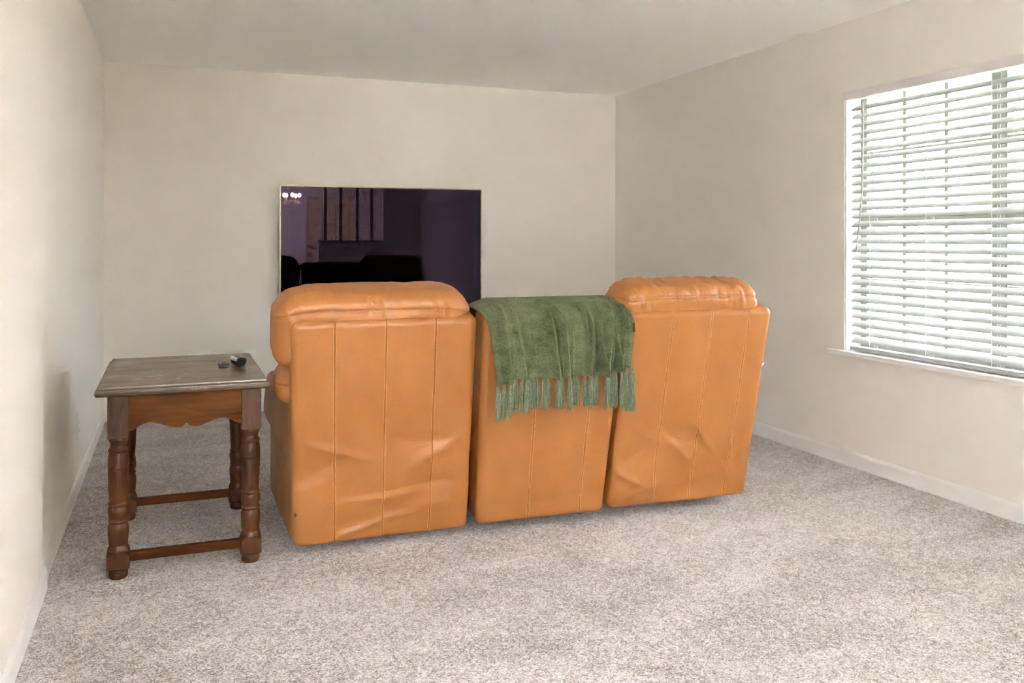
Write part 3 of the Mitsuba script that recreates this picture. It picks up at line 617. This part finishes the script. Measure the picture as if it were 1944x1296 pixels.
for i in range(3):
    for (z0, z1) in ((1.50, 1.88), (1.06, 1.40), (.62, .96), (.14, .52)):
        x = dx0 + .10 + i * .245
        put(f'{Dr}__panel', cbox(x + .012, x + .178, YF - .060, YF - .045, z0 + .012, z1 - .012, .006), 'm_door', 35)
        put(f'{Dr}__panel_moulding', cat([box(x, x + .19, YF - .056, YF - .050, z0, z0 + .01), box(x, x + .19, YF - .056, YF - .050, z1 - .01, z1), box(x, x + .01, YF - .056, YF - .050, z0, z1), box(x + .18, x + .19, YF - .056, YF - .050, z0, z1)]), 'm_doorgroove')
for z in (.98, 1.12):
    s = trimesh.creation.icosphere(2, .028); s.apply_translation([dx0 + .055, YF - .02, z]); put(f'{Dr}__knob', s, 'm_brass', True)
# chandelier
Ch = 'chandelier'
tag(Ch, 'lit brass chandelier with glass shades behind the viewer, mirrored in the television', 'chandelier')
cx, cyy, cz = 1.53, -2.2, 1.93
put(f'{Ch}__stem', cat([tube([[cx, cyy, cz - .05], [cx, cyy, H - .02]], .008, 8), (lambda m: (m.apply_translation([cx, cyy, 0]), m)[1])(lathe([(0, H), (.055, H), (.05, H - .02), (.015, H - .03), (0, H - .03)], 24))]), 'm_brass', 35)
for i in range(5):
    a = i * 2 * np.pi / 5 + .3; c, s = math.cos(a), math.sin(a)
    at = lambda r, z: [cx + r * c, cyy + r * s, cz + z]
    put(f'{Ch}__arm', tube(spline([at(0, -.03), at(.05, -.06), at(.11, -.05), at(.13, 0)], 10), .006, 6), 'm_brass', True)
    b = trimesh.creation.icosphere(2, .029); b.apply_scale([1, 1, 1.3]); b.apply_translation(at(.13, .045))
    k = put(f'{Ch}__bulb', b, 'm_plate'); scene[k]['emitter'] = {'type': 'area', 'radiance': rgb(32 * LAMP, 28 * LAMP, 24 * LAMP)}
    for j in range(3):
        g = trimesh.creation.icosphere(0, .016); g.apply_scale([.8, .8, 1.7]); aa = a + (j - 1) * .4; g.apply_translation([cx + .12 * math.cos(aa), cyy + .12 * math.sin(aa), cz - .085 - .012 * (j % 2)])
        put(f'{Ch}__crystal', g, 'm_crystal')
# added uplighters behind the viewer: unseen fill light bounced off the ceiling
for x, y, where in ((0.75, -1.7, 'near the half wall behind the viewer'), (-2.6, -1.5, 'in the dining end behind the viewer')):
    k = numbered('added_fill_lamp'); tag(k, f'added unseen fill light in a slim white uplighter {where}', 'lamp')
    def mv(m):
        if m.volume < 0: m.invert()
        m.apply_translation([x, y, 0]); return m
    put(f'{k}__base', mv(lathe([(0, 0), (.14, 0), (.14, .015), (.03, .03), (0, .03)], 32)), 'm_trim', 35)
    put(f'{k}__pole', mv(lathe([(0, .02), (.013, .02), (.013, 1.72), (0, 1.72)], 16)), 'm_trim', 35)
    put(f'{k}__bowl', mv(lathe([(0, 1.71), (.05, 1.71), (.13, 1.75), (.18, 1.83), (.176, 1.83), (.127, 1.755), (.05, 1.718), (0, 1.718)], 40)), 'm_trim', 35)
    d = trimesh.creation.cylinder(.12, .02, sections=32); d.apply_translation([x, y, 1.775])
    put(f'{k}__diffuser', d, 'm_plate', 35); scene[f'{k}__diffuser']['emitter'] = {'type': 'area', 'radiance': rgb(FILL * 0.93, FILL, FILL * 1.10)}
# added patio door of the dining end: unseen opening for fill daylight
Pd = 'door_2'
tag(Pd, 'added glass patio door of the dining end, unseen, letting in fill daylight', 'door', kind='structure')
xm = (PX0 + PX1) / 2
for x0, x1 in ((PX0, PX0 + .07), (xm - .05, xm + .05), (PX1 - .07, PX1)): put(f'{Pd}__frame', box(x0, x1, YF - .11, YF - .03, 0, PZ1), 'm_trim')
for z0, z1 in ((0, .09), (PZ1 - .08, PZ1)): put(f'{Pd}__rail', box(PX0 + .07, PX1 - .07, YF - .105, YF - .035, z0, z1), 'm_trim')
for a, b in ((PX0 + .07, xm - .05), (xm + .05, PX1 - .07)):
    put(f'{Pd}__pane', tm([[a, YF - .07, .09], [b, YF - .07, .09], [b, YF - .07, PZ1 - .08], [a, YF - .07, PZ1 - .08]], [[0, 1, 2], [0, 2, 3]]), 'm_glass')
